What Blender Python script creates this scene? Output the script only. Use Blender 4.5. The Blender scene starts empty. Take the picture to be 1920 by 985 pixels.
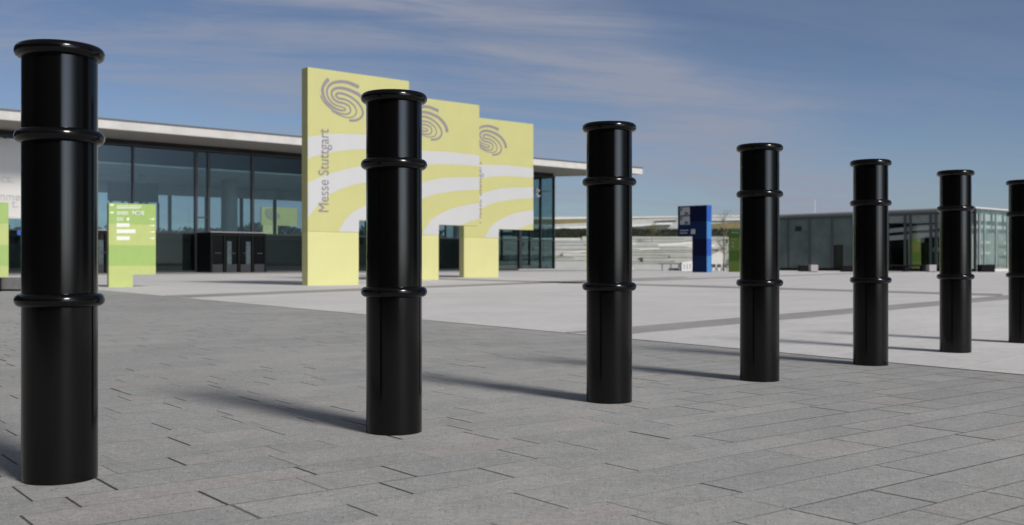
import bpy, bmesh, math, random
from mathutils import Vector, Matrix, noise
random.seed(7)
D = bpy.data
scn = bpy.context.scene
COL = scn.collection
R = math.radians
# ------------------------------------------------------------------ survey helpers
F, CX, HY, EYE = 1950.0, 960.0, 492.5, 0.503      # focal length / centre / horizon of the survey photo, eye height

def ground(x, y):
    t = EYE * F / (y - HY)
    return Vector(((x - CX) / F * t, t))
def at(x, y, Y):
    return Vector(((x - CX) / F * Y, Y, EYE - (y - HY) / F * Y))
def vpdir(vx, sgn=1):
    return Vector(((vx - CX) / F * sgn, sgn)).normalized()
def on_wall(p0, u, x, y):
    """length along the wall from p0 and height of what is surveyed at x, y"""
    rx = (x - CX) / F
    det = rx * (-u.y) - (-u.x) * 1.0
    t = (p0.x * (-u.y) - (-u.x) * p0.y) / det
    s = (rx * p0.y - 1.0 * p0.x) / det
    return s, EYE - (y - HY) / F * t

# ------------------------------------------------------------------ node helpers
class NT:
    def __init__(s, tree):
        s.t = tree; s.n = tree.nodes; s.l = tree.links
    def new(s, typ, **kw):
        n = s.n.new(typ)
        for k, v in kw.items(): setattr(n, k, v)
        return n
    def put(s, sock, v):
        if v is None: return
        if isinstance(v, bpy.types.NodeSocket): s.l.new(v, sock)
        else:
            if isinstance(v, tuple) and len(v) == 3 and sock.type == 'RGBA': v = (*v, 1)
            sock.default_value = v
    def m(s, op, a, b=None, c=None, clamp=False):
        n = s.new('ShaderNodeMath', operation=op); n.use_clamp = clamp
        s.put(n.inputs[0], a); s.put(n.inputs[1], b); s.put(n.inputs[2], c)
        return n.outputs[0]
    def vm(s, op, a, b=None, out=0):
        n = s.new('ShaderNodeVectorMath', operation=op)
        s.put(n.inputs[0], a); s.put(n.inputs[1], b)
        return n.outputs[out]
    def comb(s, x, y, z=0.0):
        n = s.new('ShaderNodeCombineXYZ')
        s.put(n.inputs[0], x); s.put(n.inputs[1], y); s.put(n.inputs[2], z)
        return n.outputs[0]
    def mix(s, f, a, b, blend='MIX'):
        n = s.new('ShaderNodeMix', data_type='RGBA', blend_type=blend)
        s.put(n.inputs[0], f); s.put(n.inputs[6], a); s.put(n.inputs[7], b)
        return n.outputs[2]
    def noise(s, vec, scale, detail=3.0, rough=0.5, dist=0.0, out=0):
        n = s.new('ShaderNodeTexNoise')
        s.put(n.inputs['Vector'], vec); n.inputs['Scale'].default_value = scale
        n.inputs['Detail'].default_value = detail; n.inputs['Roughness'].default_value = rough
        n.inputs['Distortion'].default_value = dist
        return n.outputs[out]
    def ramp(s, v, a, b, c=0.0, d=1.0, smooth=True):
        n = s.new('ShaderNodeMapRange', interpolation_type='SMOOTHSTEP' if smooth else 'LINEAR')
        s.put(n.inputs[0], v)
        for i, q in enumerate((a, b, c, d)): s.put(n.inputs[i + 1], q)
        return n.outputs[0]

def material(name):
    m = D.materials.new(name); m.use_nodes = True
    nt = NT(m.node_tree); b = m.node_tree.nodes['Principled BSDF']
    return m, nt, b

def simple(name, col, rough=0.6, var=0.08, scale=6.0, metal=0.0, spec=0.5, bump=0.0, streak=False):
    m, nt, b = material(name)
    tc = nt.new('ShaderNodeTexCoord').outputs['Object']
    v = tc
    if streak: v = nt.vm('MULTIPLY', tc, (1.0, 1.0, 0.15))
    n1 = nt.noise(v, scale, 5, 0.6)
    f = nt.ramp(n1, 0.3, 0.7, 1 - var, 1 + var)
    c = nt.vm('SCALE', (col[0], col[1], col[2]))
    nt.l.new(f, c.node.inputs['Scale'])
    nt.l.new(c, b.inputs['Base Color'])
    r2 = nt.ramp(nt.noise(tc, scale * 3, 3), 0.3, 0.7, max(0, rough - 0.07), min(1, rough + 0.07))
    nt.l.new(r2, b.inputs['Roughness'])
    b.inputs['Metallic'].default_value = metal
    b.inputs['Specular IOR Level'].default_value = spec
    if bump:
        bn = nt.new('ShaderNodeBump'); bn.inputs['Strength'].default_value = bump; bn.inputs['Distance'].default_value = 0.01
        nt.l.new(nt.noise(tc, scale * 8, 4), bn.inputs['Height']); nt.l.new(bn.outputs[0], b.inputs['Normal'])
    return m

def glass(name, tint, refl, base_refl=0.06, rcol=(0.85, 0.93, 1.0), wav=0.0):
    """thin architectural glazing: see-through with a tint, mirror-like coating"""
    m = D.materials.new(name); m.use_nodes = True
    nt = NT(m.node_tree); nt.n.remove(nt.n['Principled BSDF'])
    out = nt.n['Material Output']
    tr = nt.new('ShaderNodeBsdfTransparent'); tr.inputs[0].default_value = (*tint, 1)
    gl = nt.new('ShaderNodeBsdfGlossy'); gl.inputs['Roughness'].default_value = 0.015; gl.inputs['Color'].default_value = (*rcol, 1)
    lw = nt.new('ShaderNodeLayerWeight'); lw.inputs[0].default_value = 0.5
    fac = nt.m('ADD', nt.m('MULTIPLY', nt.m('POWER', lw.outputs['Facing'], 3.0), refl), base_refl, clamp=True)
    if wav:
        tc = nt.new('ShaderNodeTexCoord').outputs['Object']
        bn = nt.new('ShaderNodeBump'); bn.inputs['Strength'].default_value = wav; bn.inputs['Distance'].default_value = 0.02
        nt.l.new(nt.noise(tc, 0.7, 1), bn.inputs['Height']); nt.l.new(bn.outputs[0], gl.inputs['Normal'])
    mx = nt.new('ShaderNodeMixShader')
    nt.l.new(fac, mx.inputs[0]); nt.l.new(tr.outputs[0], mx.inputs[1]); nt.l.new(gl.outputs[0], mx.inputs[2])
    nt.l.new(mx.outputs[0], out.inputs[0])
    return m

# ------------------------------------------------------------------ paving
def paving(name, cols, width, length, joint, jdark, grain, rdir, rough=0.75, rowline=0.5, patch=0.10, crossmin=0.0):
    m, nt, b = material(name)
    geo = nt.new('ShaderNodeNewGeometry').outputs['Position']
    r = rdir; c = Vector((-r.y, r.x))
    a = nt.vm('DOT_PRODUCT', geo, (r.x, r.y, 0.0), 1)
    bb = nt.vm('DOT_PRODUCT', geo, (c.x, c.y, 0.0), 1)
    b1 = nt.m('ADD', nt.m('DIVIDE', bb, width), nt.m('MULTIPLY', nt.m('SINE', nt.m('MULTIPLY', bb, 2.45 / width)), 0.12))
    row = nt.m('FLOOR', b1); fb = nt.m('SUBTRACT', b1, row)
    def wn(x, y, k):
        w = nt.new('ShaderNodeTexWhiteNoise', noise_dimensions='3D')
        nt.l.new(nt.comb(x, y, float(k)), w.inputs['Vector']); return w.outputs['Value']
    rl = wn(row, 0.0, 1); ro = wn(row, 0.0, 2)
    ln = nt.m('MULTIPLY_ADD', rl, length * 0.7, length * 0.65)
    a1 = nt.m('ADD', nt.m('DIVIDE', a, ln), nt.m('MULTIPLY', ro, 17.0))
    a1 = nt.m('ADD', a1, nt.m('MULTIPLY', nt.m('SINE', nt.m('MULTIPLY_ADD', a1, 2.31, ro)), 0.17))
    col = nt.m('FLOOR', a1); fa = nt.m('SUBTRACT', a1, col)
    tile = wn(col, row, 3); tile2 = wn(col, row, 4)
    # joints, metres from the slab's edge
    ea = nt.m('MULTIPLY', nt.m('MINIMUM', fa, nt.m('SUBTRACT', 1.0, fa)), ln)
    eb = nt.m('MULTIPLY', nt.m('MINIMUM', fb, nt.m('SUBTRACT', 1.0, fb)), width)
    wob = nt.m('MULTIPLY', nt.noise(geo, 60, 2), joint * 0.5)
    ja = nt.ramp(nt.m('ADD', ea, wob), joint * 0.75, joint * 1.3, 1.0, 0.0)
    jb = nt.ramp(nt.m('ADD', eb, wob), joint * 0.45, joint * 0.95, 1.0, 0.0)
    ra = nt.ramp(wn(nt.m('ROUND', a1), row, 5), 0.15, 0.75, crossmin, 1.0)
    ja = nt.m('MULTIPLY', ja, ra)
    rb = nt.ramp(nt.noise(nt.comb(nt.m('MULTIPLY', a, 0.6), nt.m('ROUND', b1)), 1.0, 1), 0.42, 0.62, 0.15, 1.0)
    px_ = nt.vm('DOT_PRODUCT', geo, (1.0, 0.0, 0.0), 1)
    rb = nt.m('MULTIPLY', nt.m('MAXIMUM', rb, nt.ramp(px_, .1, .9)), nt.m('MULTIPLY_ADD', nt.ramp(px_, .1, .9), .45, 1.0))
    jb = nt.m('MULTIPLY', nt.m('MULTIPLY', jb, rb), rowline)
    j = nt.m('MAXIMUM', ja, jb)
    base = nt.mix(nt.ramp(tile, 0.0, 1.0, 0, 1, False), cols[0], cols[1])
    base = nt.mix(nt.ramp(tile2, 0.82, 0.99), base, cols[2])
    big = nt.noise(geo, 0.35, 4, 0.6, 0.4)
    f = nt.ramp(big, 0.3, 0.7, 1 - patch, 1 + patch)
    f = nt.m('MULTIPLY', f, nt.ramp(nt.noise(geo, 1.7, 5, 0.7, 1.2), 0.60, 0.74, 1.0, 1 - patch * 1.3))
    mid = nt.noise(geo, 9.0, 4, 0.65)
    f = nt.m('MULTIPLY', f, nt.ramp(mid, 0.25, 0.75, 0.93, 1.07))
    f = nt.m('MULTIPLY', f, nt.ramp(nt.noise(geo, 48, 4, 0.75), 0.3, 0.7, 1 - grain * .45, 1 + grain * .45))
    g1 = nt.noise(geo, 190, 3, 0.85)
    f = nt.m('MULTIPLY', f, nt.ramp(g1, 0.3, 0.7, 1 - grain, 1 + grain))
    vo = nt.new('ShaderNodeTexVoronoi'); nt.l.new(geo, vo.inputs['Vector']); vo.inputs['Scale'].default_value = 75
    sp = nt.ramp(vo.outputs['Distance'], 0.12, 0.26, 1.0, 0.0)
    sel = nt.new('ShaderNodeSeparateColor'); nt.l.new(vo.outputs['Color'], sel.inputs[0])
    f = nt.m('MULTIPLY', f, nt.m('SUBTRACT', 1.0, nt.m('MULTIPLY', nt.m('MULTIPLY', sp, nt.ramp(sel.outputs[0], 0.7, 0.8)), grain * 2.0)))
    f = nt.m('ADD', f, nt.m('MULTIPLY', nt.m('MULTIPLY', sp, nt.ramp(sel.outputs[1], 0.82, 0.9)), grain * 1.8))
    f = nt.m('MULTIPLY', f, nt.m('MULTIPLY_ADD', j, -jdark, 1.0))
    sc = nt.new('ShaderNodeVectorMath', operation='SCALE')
    nt.l.new(base, sc.inputs[0]); nt.l.new(f, sc.inputs['Scale'])
    nt.l.new(sc.outputs[0], b.inputs['Base Color'])
    nt.l.new(nt.ramp(mid, 0.3, 0.7, rough - 0.08, rough + 0.08), b.inputs['Roughness'])
    b.inputs['Specular IOR Level'].default_value = 0.35
    bn = nt.new('ShaderNodeBump'); bn.inputs['Strength'].default_value = 0.6; bn.inputs['Distance'].default_value = 0.003
    hgt = nt.m('ADD', nt.m('MULTIPLY', j, -1.0), nt.m('MULTIPLY', g1, 0.35))
    hgt = nt.m('ADD', hgt, nt.m('MULTIPLY', tile, 0.3))
    nt.l.new(hgt, bn.inputs['Height']); nt.l.new(bn.outputs[0], b.inputs['Normal'])
    return m

# ------------------------------------------------------------------ mesh builder
class MB:
    def __init__(s): s.v = []; s.f = []; s.mi = []; s.sm = []
    def add(s, vs, fs, mi=0, smooth=False):
        o = len(s.v); s.v += [tuple(p) for p in vs]
        for f in fs: s.f.append([i + o for i in f]); s.mi.append(mi); s.sm.append(smooth)
        return s
    def box(s, x0, x1, y0, y1, z0, z1, mi=0):
        vs = [(x, y, z) for z in (z0, z1) for y in (y0, y1) for x in (x0, x1)]
        return s.add(vs, [(0, 2, 3, 1), (4, 5, 7, 6), (0, 1, 5, 4), (2, 6, 7, 3), (0, 4, 6, 2), (1, 3, 7, 5)], mi)
    def prism_xz(s, poly, y0, y1, mi=0):
        n = len(poly); vs = [(x, y0, z) for x, z in poly] + [(x, y1, z) for x, z in poly]
        fs = [tuple(range(n)), tuple(range(2 * n - 1, n - 1, -1))] + [(i, i + n, (i + 1) % n + n, (i + 1) % n) for i in range(n)]
        return s.add(vs, fs, mi)
    def prism_xy(s, poly, z0, z1, mi=0):
        n = len(poly); vs = [(x, y, z0) for x, y in poly] + [(x, y, z1) for x, y in poly]
        fs = [tuple(range(n - 1, -1, -1)), tuple(range(n, 2 * n))] + [(i, (i + 1) % n, (i + 1) % n + n, i + n) for i in range(n)]
        return s.add(vs, fs, mi)
    def sheet(s, poly, z, mi=0):
        return s.add([(x, y, z) for x, y in poly], [tuple(range(len(poly)))], mi)
    def lathe(s, prof, seg=96, smooth=True, cap0=False, cap1=False, cx=0, cy=0):
        n = len(prof); vs = []
        for i in range(seg):
            a = 2 * math.pi * i / seg
            vs += [(cx + r * math.cos(a), cy + r * math.sin(a), z) for r, z in prof]
        fs = []
        for i in range(seg):
            j = (i + 1) % seg
            for k in range(n - 1): fs.append((i * n + k, j * n + k, j * n + k + 1, i * n + k + 1))
        s.add(vs, fs, 0, smooth)
        if cap0: s.add([vs[i * n] for i in range(seg)][::-1], [tuple(range(seg))])
        if cap1: s.add([vs[i * n + n - 1] for i in range(seg)], [tuple(range(seg))])
        return s
    def torus(s, r, t, z, seg=96, ts=20, sq=1.0):
        prof = [(r + t * math.cos(2 * math.pi * k / ts), z + sq * t * math.sin(2 * math.pi * k / ts)) for k in range(ts + 1)]
        return s.lathe(prof, seg)
    def tube(s, pts, rads, seg=7):
        pts = [Vector(p) for p in pts]; rings = []
        for i, p in enumerate(pts):
            d = (pts[min(i + 1, len(pts) - 1)] - pts[max(i - 1, 0)]).normalized()
            q = d.orthogonal().normalized(); w = d.cross(q)
            rings.append([p + (q * math.cos(2 * math.pi * k / seg) + w * math.sin(2 * math.pi * k / seg)) * rads[i] for k in range(seg)])
        vs = [v for r_ in rings for v in r_]; fs = []
        for i in range(len(pts) - 1):
            for k in range(seg):
                fs.append((i * seg + k, i * seg + (k + 1) % seg, (i + 1) * seg + (k + 1) % seg, (i + 1) * seg + k))
        fs.append(tuple(range(seg))[::-1]); fs.append(tuple((len(pts) - 1) * seg + k for k in range(seg)))
        return s.add(vs, fs, 0, True)
    def build(s, name, mats, parent=None, bevel=0.0):
        me = D.meshes.new(name); me.from_pydata(s.v, [], s.f)
        if not isinstance(mats, (list, tuple)): mats = [mats]
        for m in mats: me.materials.append(m)
        for p, mi, sm in zip(me.polygons, s.mi, s.sm): p.material_index = mi; p.use_smooth = sm
        bm = bmesh.new(); bm.from_mesh(me); bmesh.ops.recalc_face_normals(bm, faces=bm.faces[:]); bm.to_mesh(me); bm.free()
        me.update()
        o = D.objects.new(name, me); COL.objects.link(o)
        if parent: o.parent = parent
        if bevel:
            mo = o.modifiers.new('edge', 'BEVEL'); mo.width = bevel; mo.segments = 2; mo.limit_method = 'ANGLE'
        return o

def tag(o, label=None, cat=None, group=None, kind=None):
    if label: o['label'] = label
    if cat: o['category'] = cat
    if group: o['group'] = group
    if kind: o['kind'] = kind
    return o
def empty(name, loc, rz=0.0):
    o = D.objects.new(name, None); o.empty_display_size = 0.2; COL.objects.link(o)
    o.location = loc; o.rotation_euler = (0, 0, rz); return o

def lettering(name, text, mat, parent, x, y, z, width=None, height=None, rot=0.0, depth=0.004, align='LEFT', squeeze=1.0, bold=0.0):
    """flat raised letters on a plane facing local -y; x,z = lower left of the text box"""
    cu = D.curves.new(name, 'FONT'); cu.body = text; cu.size = 1.0; cu.extrude = 0.0; cu.offset = bold
    tmp = D.objects.new('tmp_text', cu); COL.objects.link(tmp)
    dg = bpy.context.evaluated_depsgraph_get()
    me = D.meshes.new_from_object(tmp.evaluated_get(dg)); D.objects.remove(tmp); D.curves.remove(cu)
    xs = [v.co.x for v in me.vertices]; ys = [v.co.y for v in me.vertices]
    x0, x1, y0, y1 = min(xs), max(xs), min(ys), max(ys)
    sx = width / (x1 - x0) if width else None
    sy = height / (y1 - y0) if height else None
    if sx is None: sx = sy * squeeze
    if sy is None: sy = sx
    for v in me.vertices:
        a, b_ = (v.co.x - x0) * sx, (v.co.y - y0) * sy
        ca, sa = math.cos(rot), math.sin(rot)
        v.co = (x + a * ca - b_ * sa, y - depth, z + a * sa + b_ * ca)
    me.materials.clear(); me.materials.append(mat); me.name = name
    o = D.objects.new(name, me); COL.objects.link(o); o.parent = parent
    mo = o.modifiers.new('thick', 'SOLIDIFY'); mo.thickness = depth * 0.9; mo.offset = 0
    return o

# ------------------------------------------------------------------ materials
row_dir = vpdir(3475)
M = {}
M['dark_paving'] = paving('dark granite paving', [(.308, .313, .310), (.356, .353, .346), (.350, .338, .328)], 0.148, 0.30, 0.0042, 0.85, 0.30, row_dir, rowline=0.6)
M['light_paving'] = paving('light concrete slabs', [(.56, .553, .55), (.60, .592, .588), (.545, .54, .54)], 0.40, 0.9, 0.008, 0.22, 0.09, vpdir(2650), rowline=0.4, patch=0.05)
M['band'] = paving('grey granite band', [(.30, .29, .285), (.33, .32, .315), (.32, .30, .295)], 0.17, 0.4, 0.004, 0.4, 0.12, vpdir(2650), rowline=0.4)
M['far_ground'] = simple('distant dry grass', (.13, .14, .08), 0.9, 0.3, 0.02)

def bollard_paint():
    m, nt, b = material('glossy black bollard paint')
    tc = nt.new('ShaderNodeTexCoord').outputs['Object']
    b.inputs['Base Color'].default_value = (0.0025, 0.0025, 0.0027, 1)
    rn = nt.noise(nt.vm('MULTIPLY', tc, (1, 1, 0.25)), 18, 4, 0.6)
    nt.l.new(nt.ramp(rn, 0.3, 0.7, 0.115, 0.16), b.inputs['Roughness'])
    b.inputs['Specular IOR Level'].default_value = 0.29
    bn = nt.new('ShaderNodeBump'); bn.inputs['Strength'].default_value = 0.03; bn.inputs['Distance'].default_value = 0.002
    nt.l.new(nt.noise(nt.vm('MULTIPLY', tc, (1, 1, 0.06)), 11, 2), bn.inputs['Height']); nt.l.new(bn.outputs[0], b.inputs['Normal'])
    return m
M['bollard'] = bollard_paint()
M['yellow'] = simple('pale yellow sign enamel', (.48, .465, .195), 0.45, 0.02, 1.5)
M['yellow_foot'] = simple('light yellow sign foot enamel', (.565, .55, .25), 0.45, 0.02, 1.5)
M['sign_white'] = simple('grey white sign stripe', (.49, .49, .49), 0.45, 0.02, 1.5)
M['mauve'] = simple('mauve grey sign ink', (.235, .205, .22), 0.5, 0.03)
M['green_a'] = simple('leaf green sign enamel', (.285, .41, .108), 0.45, 0.03)
M['green_b'] = simple('yellow green sign enamel', (.41, .465, .155), 0.45, 0.03)
M['white_ink'] = simple('white sign ink', (.75, .76, .72), 0.5, 0.02)
M['blue_dark'] = simple('shade-tinted navy sign enamel', (.0015, .005, .032), 0.55, 0.03, spec=0.12)  # both front blues darkened because that face stands in shade
M['blue_mid'] = simple('shade-tinted royal blue sign enamel', (.004, .018, .072), 0.55, 0.03, spec=0.12)
M['blue_edge'] = simple('sun-tinted blue sign edge', (.018, .085, .36), 0.4, 0.03)  # sunlit side of the sign, brightness put into the colour
M['blue_edge_light'] = simple('sun-tinted light blue sign edge', (.05, .19, .44), 0.4, 0.03)
M['concrete'] = simple('pale fair faced concrete', (.50, .485, .46), 0.8, 0.08, 1.2, bump=0.1)
M['roof_edge'] = simple('dark roof edge metal', (.09, .09, .095), 0.5, 0.05)
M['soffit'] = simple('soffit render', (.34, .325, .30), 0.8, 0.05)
M['frame'] = simple('anthracite window frame', (.022, .024, .028), 0.4, 0.1)
M['black'] = simple('black lacquered metal', (.006, .007, .007), 0.4, 0.1, spec=0.15)
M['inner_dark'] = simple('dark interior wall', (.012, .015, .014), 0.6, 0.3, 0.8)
M['inner_mid'] = simple('grey interior wall', (.70, .72, .73), 0.7, 0.1, 0.8)
M['column'] = simple('pale round column', (.50, .50, .48), 0.7, 0.05)
M['hall_floor'] = simple('grey hall floor', (.45, .45, .44), 0.35, 0.1)
M['panel_white'] = simple('cream cladding panel', (.55, .535, .515), 0.7, 0.03, 0.6)
M['faint_ink'] = simple('faint grey lettering', (.45, .44, .44), 0.6, 0.02)
M['stone'] = simple('grey granite block', (.155, .15, .152), 0.75, 0.12, 12, bump=0.2)
M['stone_pale'] = simple('pale concrete cube', (.36, .33, .345), 0.75, 0.06, 8)
M['stone_dark'] = simple('dark basalt block', (.007, .007, .009), 0.7, 0.1, 8, spec=0.1)
M['glass_front'] = glass('hall front glazing', (.72, .80, .81), 0.45, 0.05, (.62, .74, .82), 0.02)
M['glass_lower'] = glass('hall lower glazing', (.60, .66, .66), 0.25, 0.035, (.7, .8, .82), 0.02)
M['door_glass'] = simple('blue grey door leaf', (.05, .07, .08), 0.3, 0.2, 3)
M['glass_back'] = glass('hall rear glazing', (.88, .94, .96), 0.2, 0.03)
M['glass_dark'] = glass('smoked glass', (.12, .14, .14), 0.2, 0.02)
M['glass_green'] = glass('pale green glazing', (.87, .91, .89), 0.5, 0.09, (.86, .92, .92), 0.02)
M['glass_smoke'] = glass('dark side glazing', (.92, .94, .94), 0.3, 0.04, (.7, .8, .85), 0.02)
M['steel'] = simple('brushed steel', (.45, .50, .52), 0.35, 0.08, 8, metal=0.6)
M['wall_stone'] = simple('pale terrace stone', (.42, .43, .42), 0.85, 0.09, 0.9, bump=0.1)
M['wall_stone_b'] = simple('warm white terrace stone', (.58, .57, .54), 0.85, 0.06, 0.9)
M['terrace_grass'] = simple('dry terrace grass', (.14, .15, .08), 0.95, 0.3, 2)
M['roof_grass'] = simple('olive roof grass', (.20, .17, .085), 0.95, 0.2, 0.25)
M['hedge'] = simple('dark hedge leaf', (.016, .024, .008), 0.7, 0.35, 1.2)
M['leaf'] = simple('olive brown leaf', (.12, .12, .05), 0.7, 0.3, 3)
M['bark'] = simple('grey brown bark', (.16, .13, .10), 0.9, 0.2, 10)
M['wood_green'] = simple('far wood foliage', (.020, .032, .024), 0.8, 0.4, 0.4)
M['white_paint'] = simple('white painted metal', (.68, .68, .67), 0.5, 0.04)
M['rail'] = simple('dark grey metal', (.07, .075, .09), 0.5, 0.1)
M['pav_frame'] = simple('slate grey pavilion frame', (.06, .075, .085), .5, .08)
M['pav_head'] = simple('grey green roof edge panel', (.17, .19, .185), .5, .05)
M['upper_grey'] = simple('grey upper glass panel', (.24, .28, .27), .3, .1, .8)
M['blinds'] = simple('white roller blind', (.66, .68, .66), 0.8, 0.03)

# ------------------------------------------------------------------ ground
b = MB(); b.sheet([(-700, -400), (900, -400), (900, 1500), (-700, 1500)], -0.02)
tag(b.build('ground', M['far_ground']), kind='structure')
b = MB(); b.sheet([(-60, -45), (60, -45), (75, 95), (-75, 95)], 0.0)
tag(b.build('plaza_dark_paving', M['dark_paving']), kind='structure')
e0 = ground(190, 545); e1 = ground(1060, 625); ed = (e1 - e0).normalized()
pa = e0 - ed * 60; pb = e1 + ed * 30
b = MB(); b.prism_xy([tuple(pa), tuple(pb), (70, pb.y), (74, 94), (-74, 94)], 0.0005, 0.004)
tag(b.build('plaza_light_paving', M['light_paving']), kind='structure')
def strip(name, up, lo, ext0=0.0, ext1=0.0, z=0.008):
    g = [ground(*p) for p in (up[0], up[1], lo[1], lo[0])]
    d = (g[1] - g[0]).normalized()
    g[0] -= d * ext0; g[3] -= d * ext0; g[1] += d * ext1; g[2] += d * ext1
    tag(MB().prism_xy([tuple(p) for p in g][::-1], 0.0045, z).build(name, M['band']), kind='structure')
strip('paving_band', ((1060, 625), (1920, 552)), ((1188, 627.8), (1920, 564.5)), 0, 30)
strip('paving_band', ((308, 555.5), (1110, 525.6)), ((362, 559), (1110, 528.2)), 0, 8)
strip('paving_band', ((1150, 531.6), (1880, 552.0)), ((1150, 534.6), (1880, 556.0)), 14, 0)
strip('paving_band', ((1192, 525.6), (1383, 519.6)), ((1192, 528), (1383, 521.5)), 4, 30)

M['asphalt'] = simple('worn dark asphalt', (.05, .05, .052), 0.85, 0.15, 3, bump=0.3)
b = MB(); b.sheet([(-60, -11.5), (60, -11.5), (60, -1.6), (-60, -1.6)], 0.004)
tag(b.build('added_road', M['asphalt']), kind='structure')  # unseen road added behind the camera to darken the bollards' reflections
# ------------------------------------------------------------------ bollards
POST_R, RING_T = 0.0828, 0.0158
CAP_Z = 0.9911
def make_bollard():
    t = empty('bollard', (0, 0, 0))
    b = MB(); b.lathe([(POST_R, 0.0), (POST_R, CAP_Z - .008)], 128, cap1=True); b.build('post', M['bollard'], t)
    b = MB()      # closed lid with a fat rolled rim
    prof = [(POST_R - 0.02, CAP_Z - .010), (POST_R - 0.004, CAP_Z - .0145)]
    for k in range(15):
        a = R(-110 + k * 200 / 14); prof.append((POST_R + RING_T * math.cos(a), CAP_Z + RING_T * math.sin(a)))
    prof += [(POST_R - 0.02, CAP_Z + .016), (POST_R - 0.05, CAP_Z + .017), (0.012, CAP_Z + .0175)]
    b.lathe(prof, 128, cap1=True); b.build('cap', M['bollard'], t)
    for z in (0.7945, 0.4163):
        MB().torus(POST_R, RING_T, z, 128, 24).build('collar_ring', M['bollard'], t)
    return t
spots = [((xc - CX) * (2.426 + .6755 * i) / F, 2.426 + .6755 * i) for i, xc in enumerate((112.5, 739.0, 1142.3, 1424.2, 1632.3, 1791.5, 1918.3))]
names = ['nearest and largest black bollard, at the left edge of the row',
         'second black bollard from the left, in front of the yellow signs',
         'third black bollard from the left, just right of the glass hall corner',
         'fourth black bollard from the left, beside the blue sign',
         'fifth black bollard from the left, in front of the low glass pavilion',
         'sixth black bollard from the left, standing on the pale paving',
         'farthest black bollard, cut off by the right edge of the photo']
proto = make_bollard()
kids = list(proto.children)
for i, (x, y) in enumerate(spots):
    if i == 0: t = proto
    else:
        t = proto.copy(); COL.objects.link(t)
        for k in kids:
            c = k.copy(); COL.objects.link(c); c.parent = t
    t.location = (x, y, 0.008 if i > 4 else 0.0); t.rotation_euler.z = i * 1.3
    tag(t, names[i], 'bollard', 'black bollards in a row across the plaza')

# ------------------------------------------------------------------ yellow sign boards
def catmull(pts, n=6):
    out = []; P = [pts[0]] + pts + [pts[-1]]
    for i in range(1, len(P) - 2):
        p0, p1, p2, p3 = P[i - 1], P[i], P[i + 1], P[i + 2]
        for k in range(n):
            t = k / n
            out.append(tuple(0.5 * (2 * p1[j] + (p2[j] - p0[j]) * t + (2 * p0[j] - 5 * p1[j] + 4 * p2[j] - p3[j]) * t * t + (3 * p1[j] - p0[j] - 3 * p2[j] + p3[j]) * t ** 3) for j in range(2)))
    out.append(tuple(pts[-1])); return out
su = vpdir(3200); sang = math.atan2(su.y, su.x)
B1 = ground(577, 536)
W1 = on_wall(B1, su, 767, 400)[0]; H1 = 4.742
strokes = [
 ([(235,165),(172,235),(132,330),(145,440),(190,530),(260,600),(340,655),(430,690),(500,690),(516,668),(480,643),(370,610),(290,560),(230,480),(204,385),(228,295),(300,235),(420,210),(540,220),(650,260),(742,302)], (34, 12, 34)),
 ([(95,435),(140,530),(215,610),(300,680),(400,735),(500,757),(575,742),(602,690),(575,620),(490,574),(400,555),(325,505),(285,430),(290,370),(340,328),(430,315),(550,340),(680,395),(760,445),(835,520),(897,620),(922,722)], (12, 20, 38)),
 ([(275,703),(380,755),(490,800),(590,812),(665,785),(700,715),(672,630),(590,550),(490,504),(400,488),(358,445),(375,410),(430,403),(530,430),(640,490),(730,570),(790,660),(808,745),(770,815),(690,858),(580,862)], (8, 22, 22)),
]
def emblem_uv():
    res = []
    for pts, (w0, wm, w1) in strokes:
        sp = catmull(pts); n = len(sp); q = []
        for i, (a, c) in enumerate(sp):
            s, z = on_wall(B1, su, 590 + a / 8.95, 130 + c / 8.95)
            f = i / (n - 1); w = (w0 + (wm - w0) * f * 2) if f < .5 else (wm + (w1 - wm) * (f - .5) * 2)
            q.append((s / W1, z / H1, w * 1.95 / 8.95 * 22.9 / F / H1))
        res.append(q)
    return res
EMB = emblem_uv()
def emblem_mesh(x0, y, W, H, ox=0.0, oz=0.0, sc=1.0):
    b = MB()
    for q in EMB:
        P = [Vector((ox + s * W * sc, oz + z * H * sc)) for s, z, w in q]; ws = [w * H * sc for *_, w in q]
        L, Rr = [], []
        for i, p in enumerate(P):
            d = (P[min(i + 1, len(P) - 1)] - P[max(i - 1, 0)]).normalized(); nn = Vector((-d.y, d.x)) * ws[i] / 2
            L.append(p + nn); Rr.append(p - nn)
        n = len(P)
        for yy in (y - 0.003, y - 0.0005):
            pass
        vs = [(p.x, y - 0.004, p.y) for p in L] + [(p.x, y - 0.004, p.y) for p in Rr]
        fs = [(i, i + 1, n + i + 1, n + i) for i in range(n - 1)]
        b.add(vs, fs)
    return b
def band_poly(W, H, tops, bots):
    return [(s * W, z * H) for s, z in catmull(tops, 8)] + [(s * W, z * H) for s, z in reversed(catmull(bots, 8))]
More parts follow.
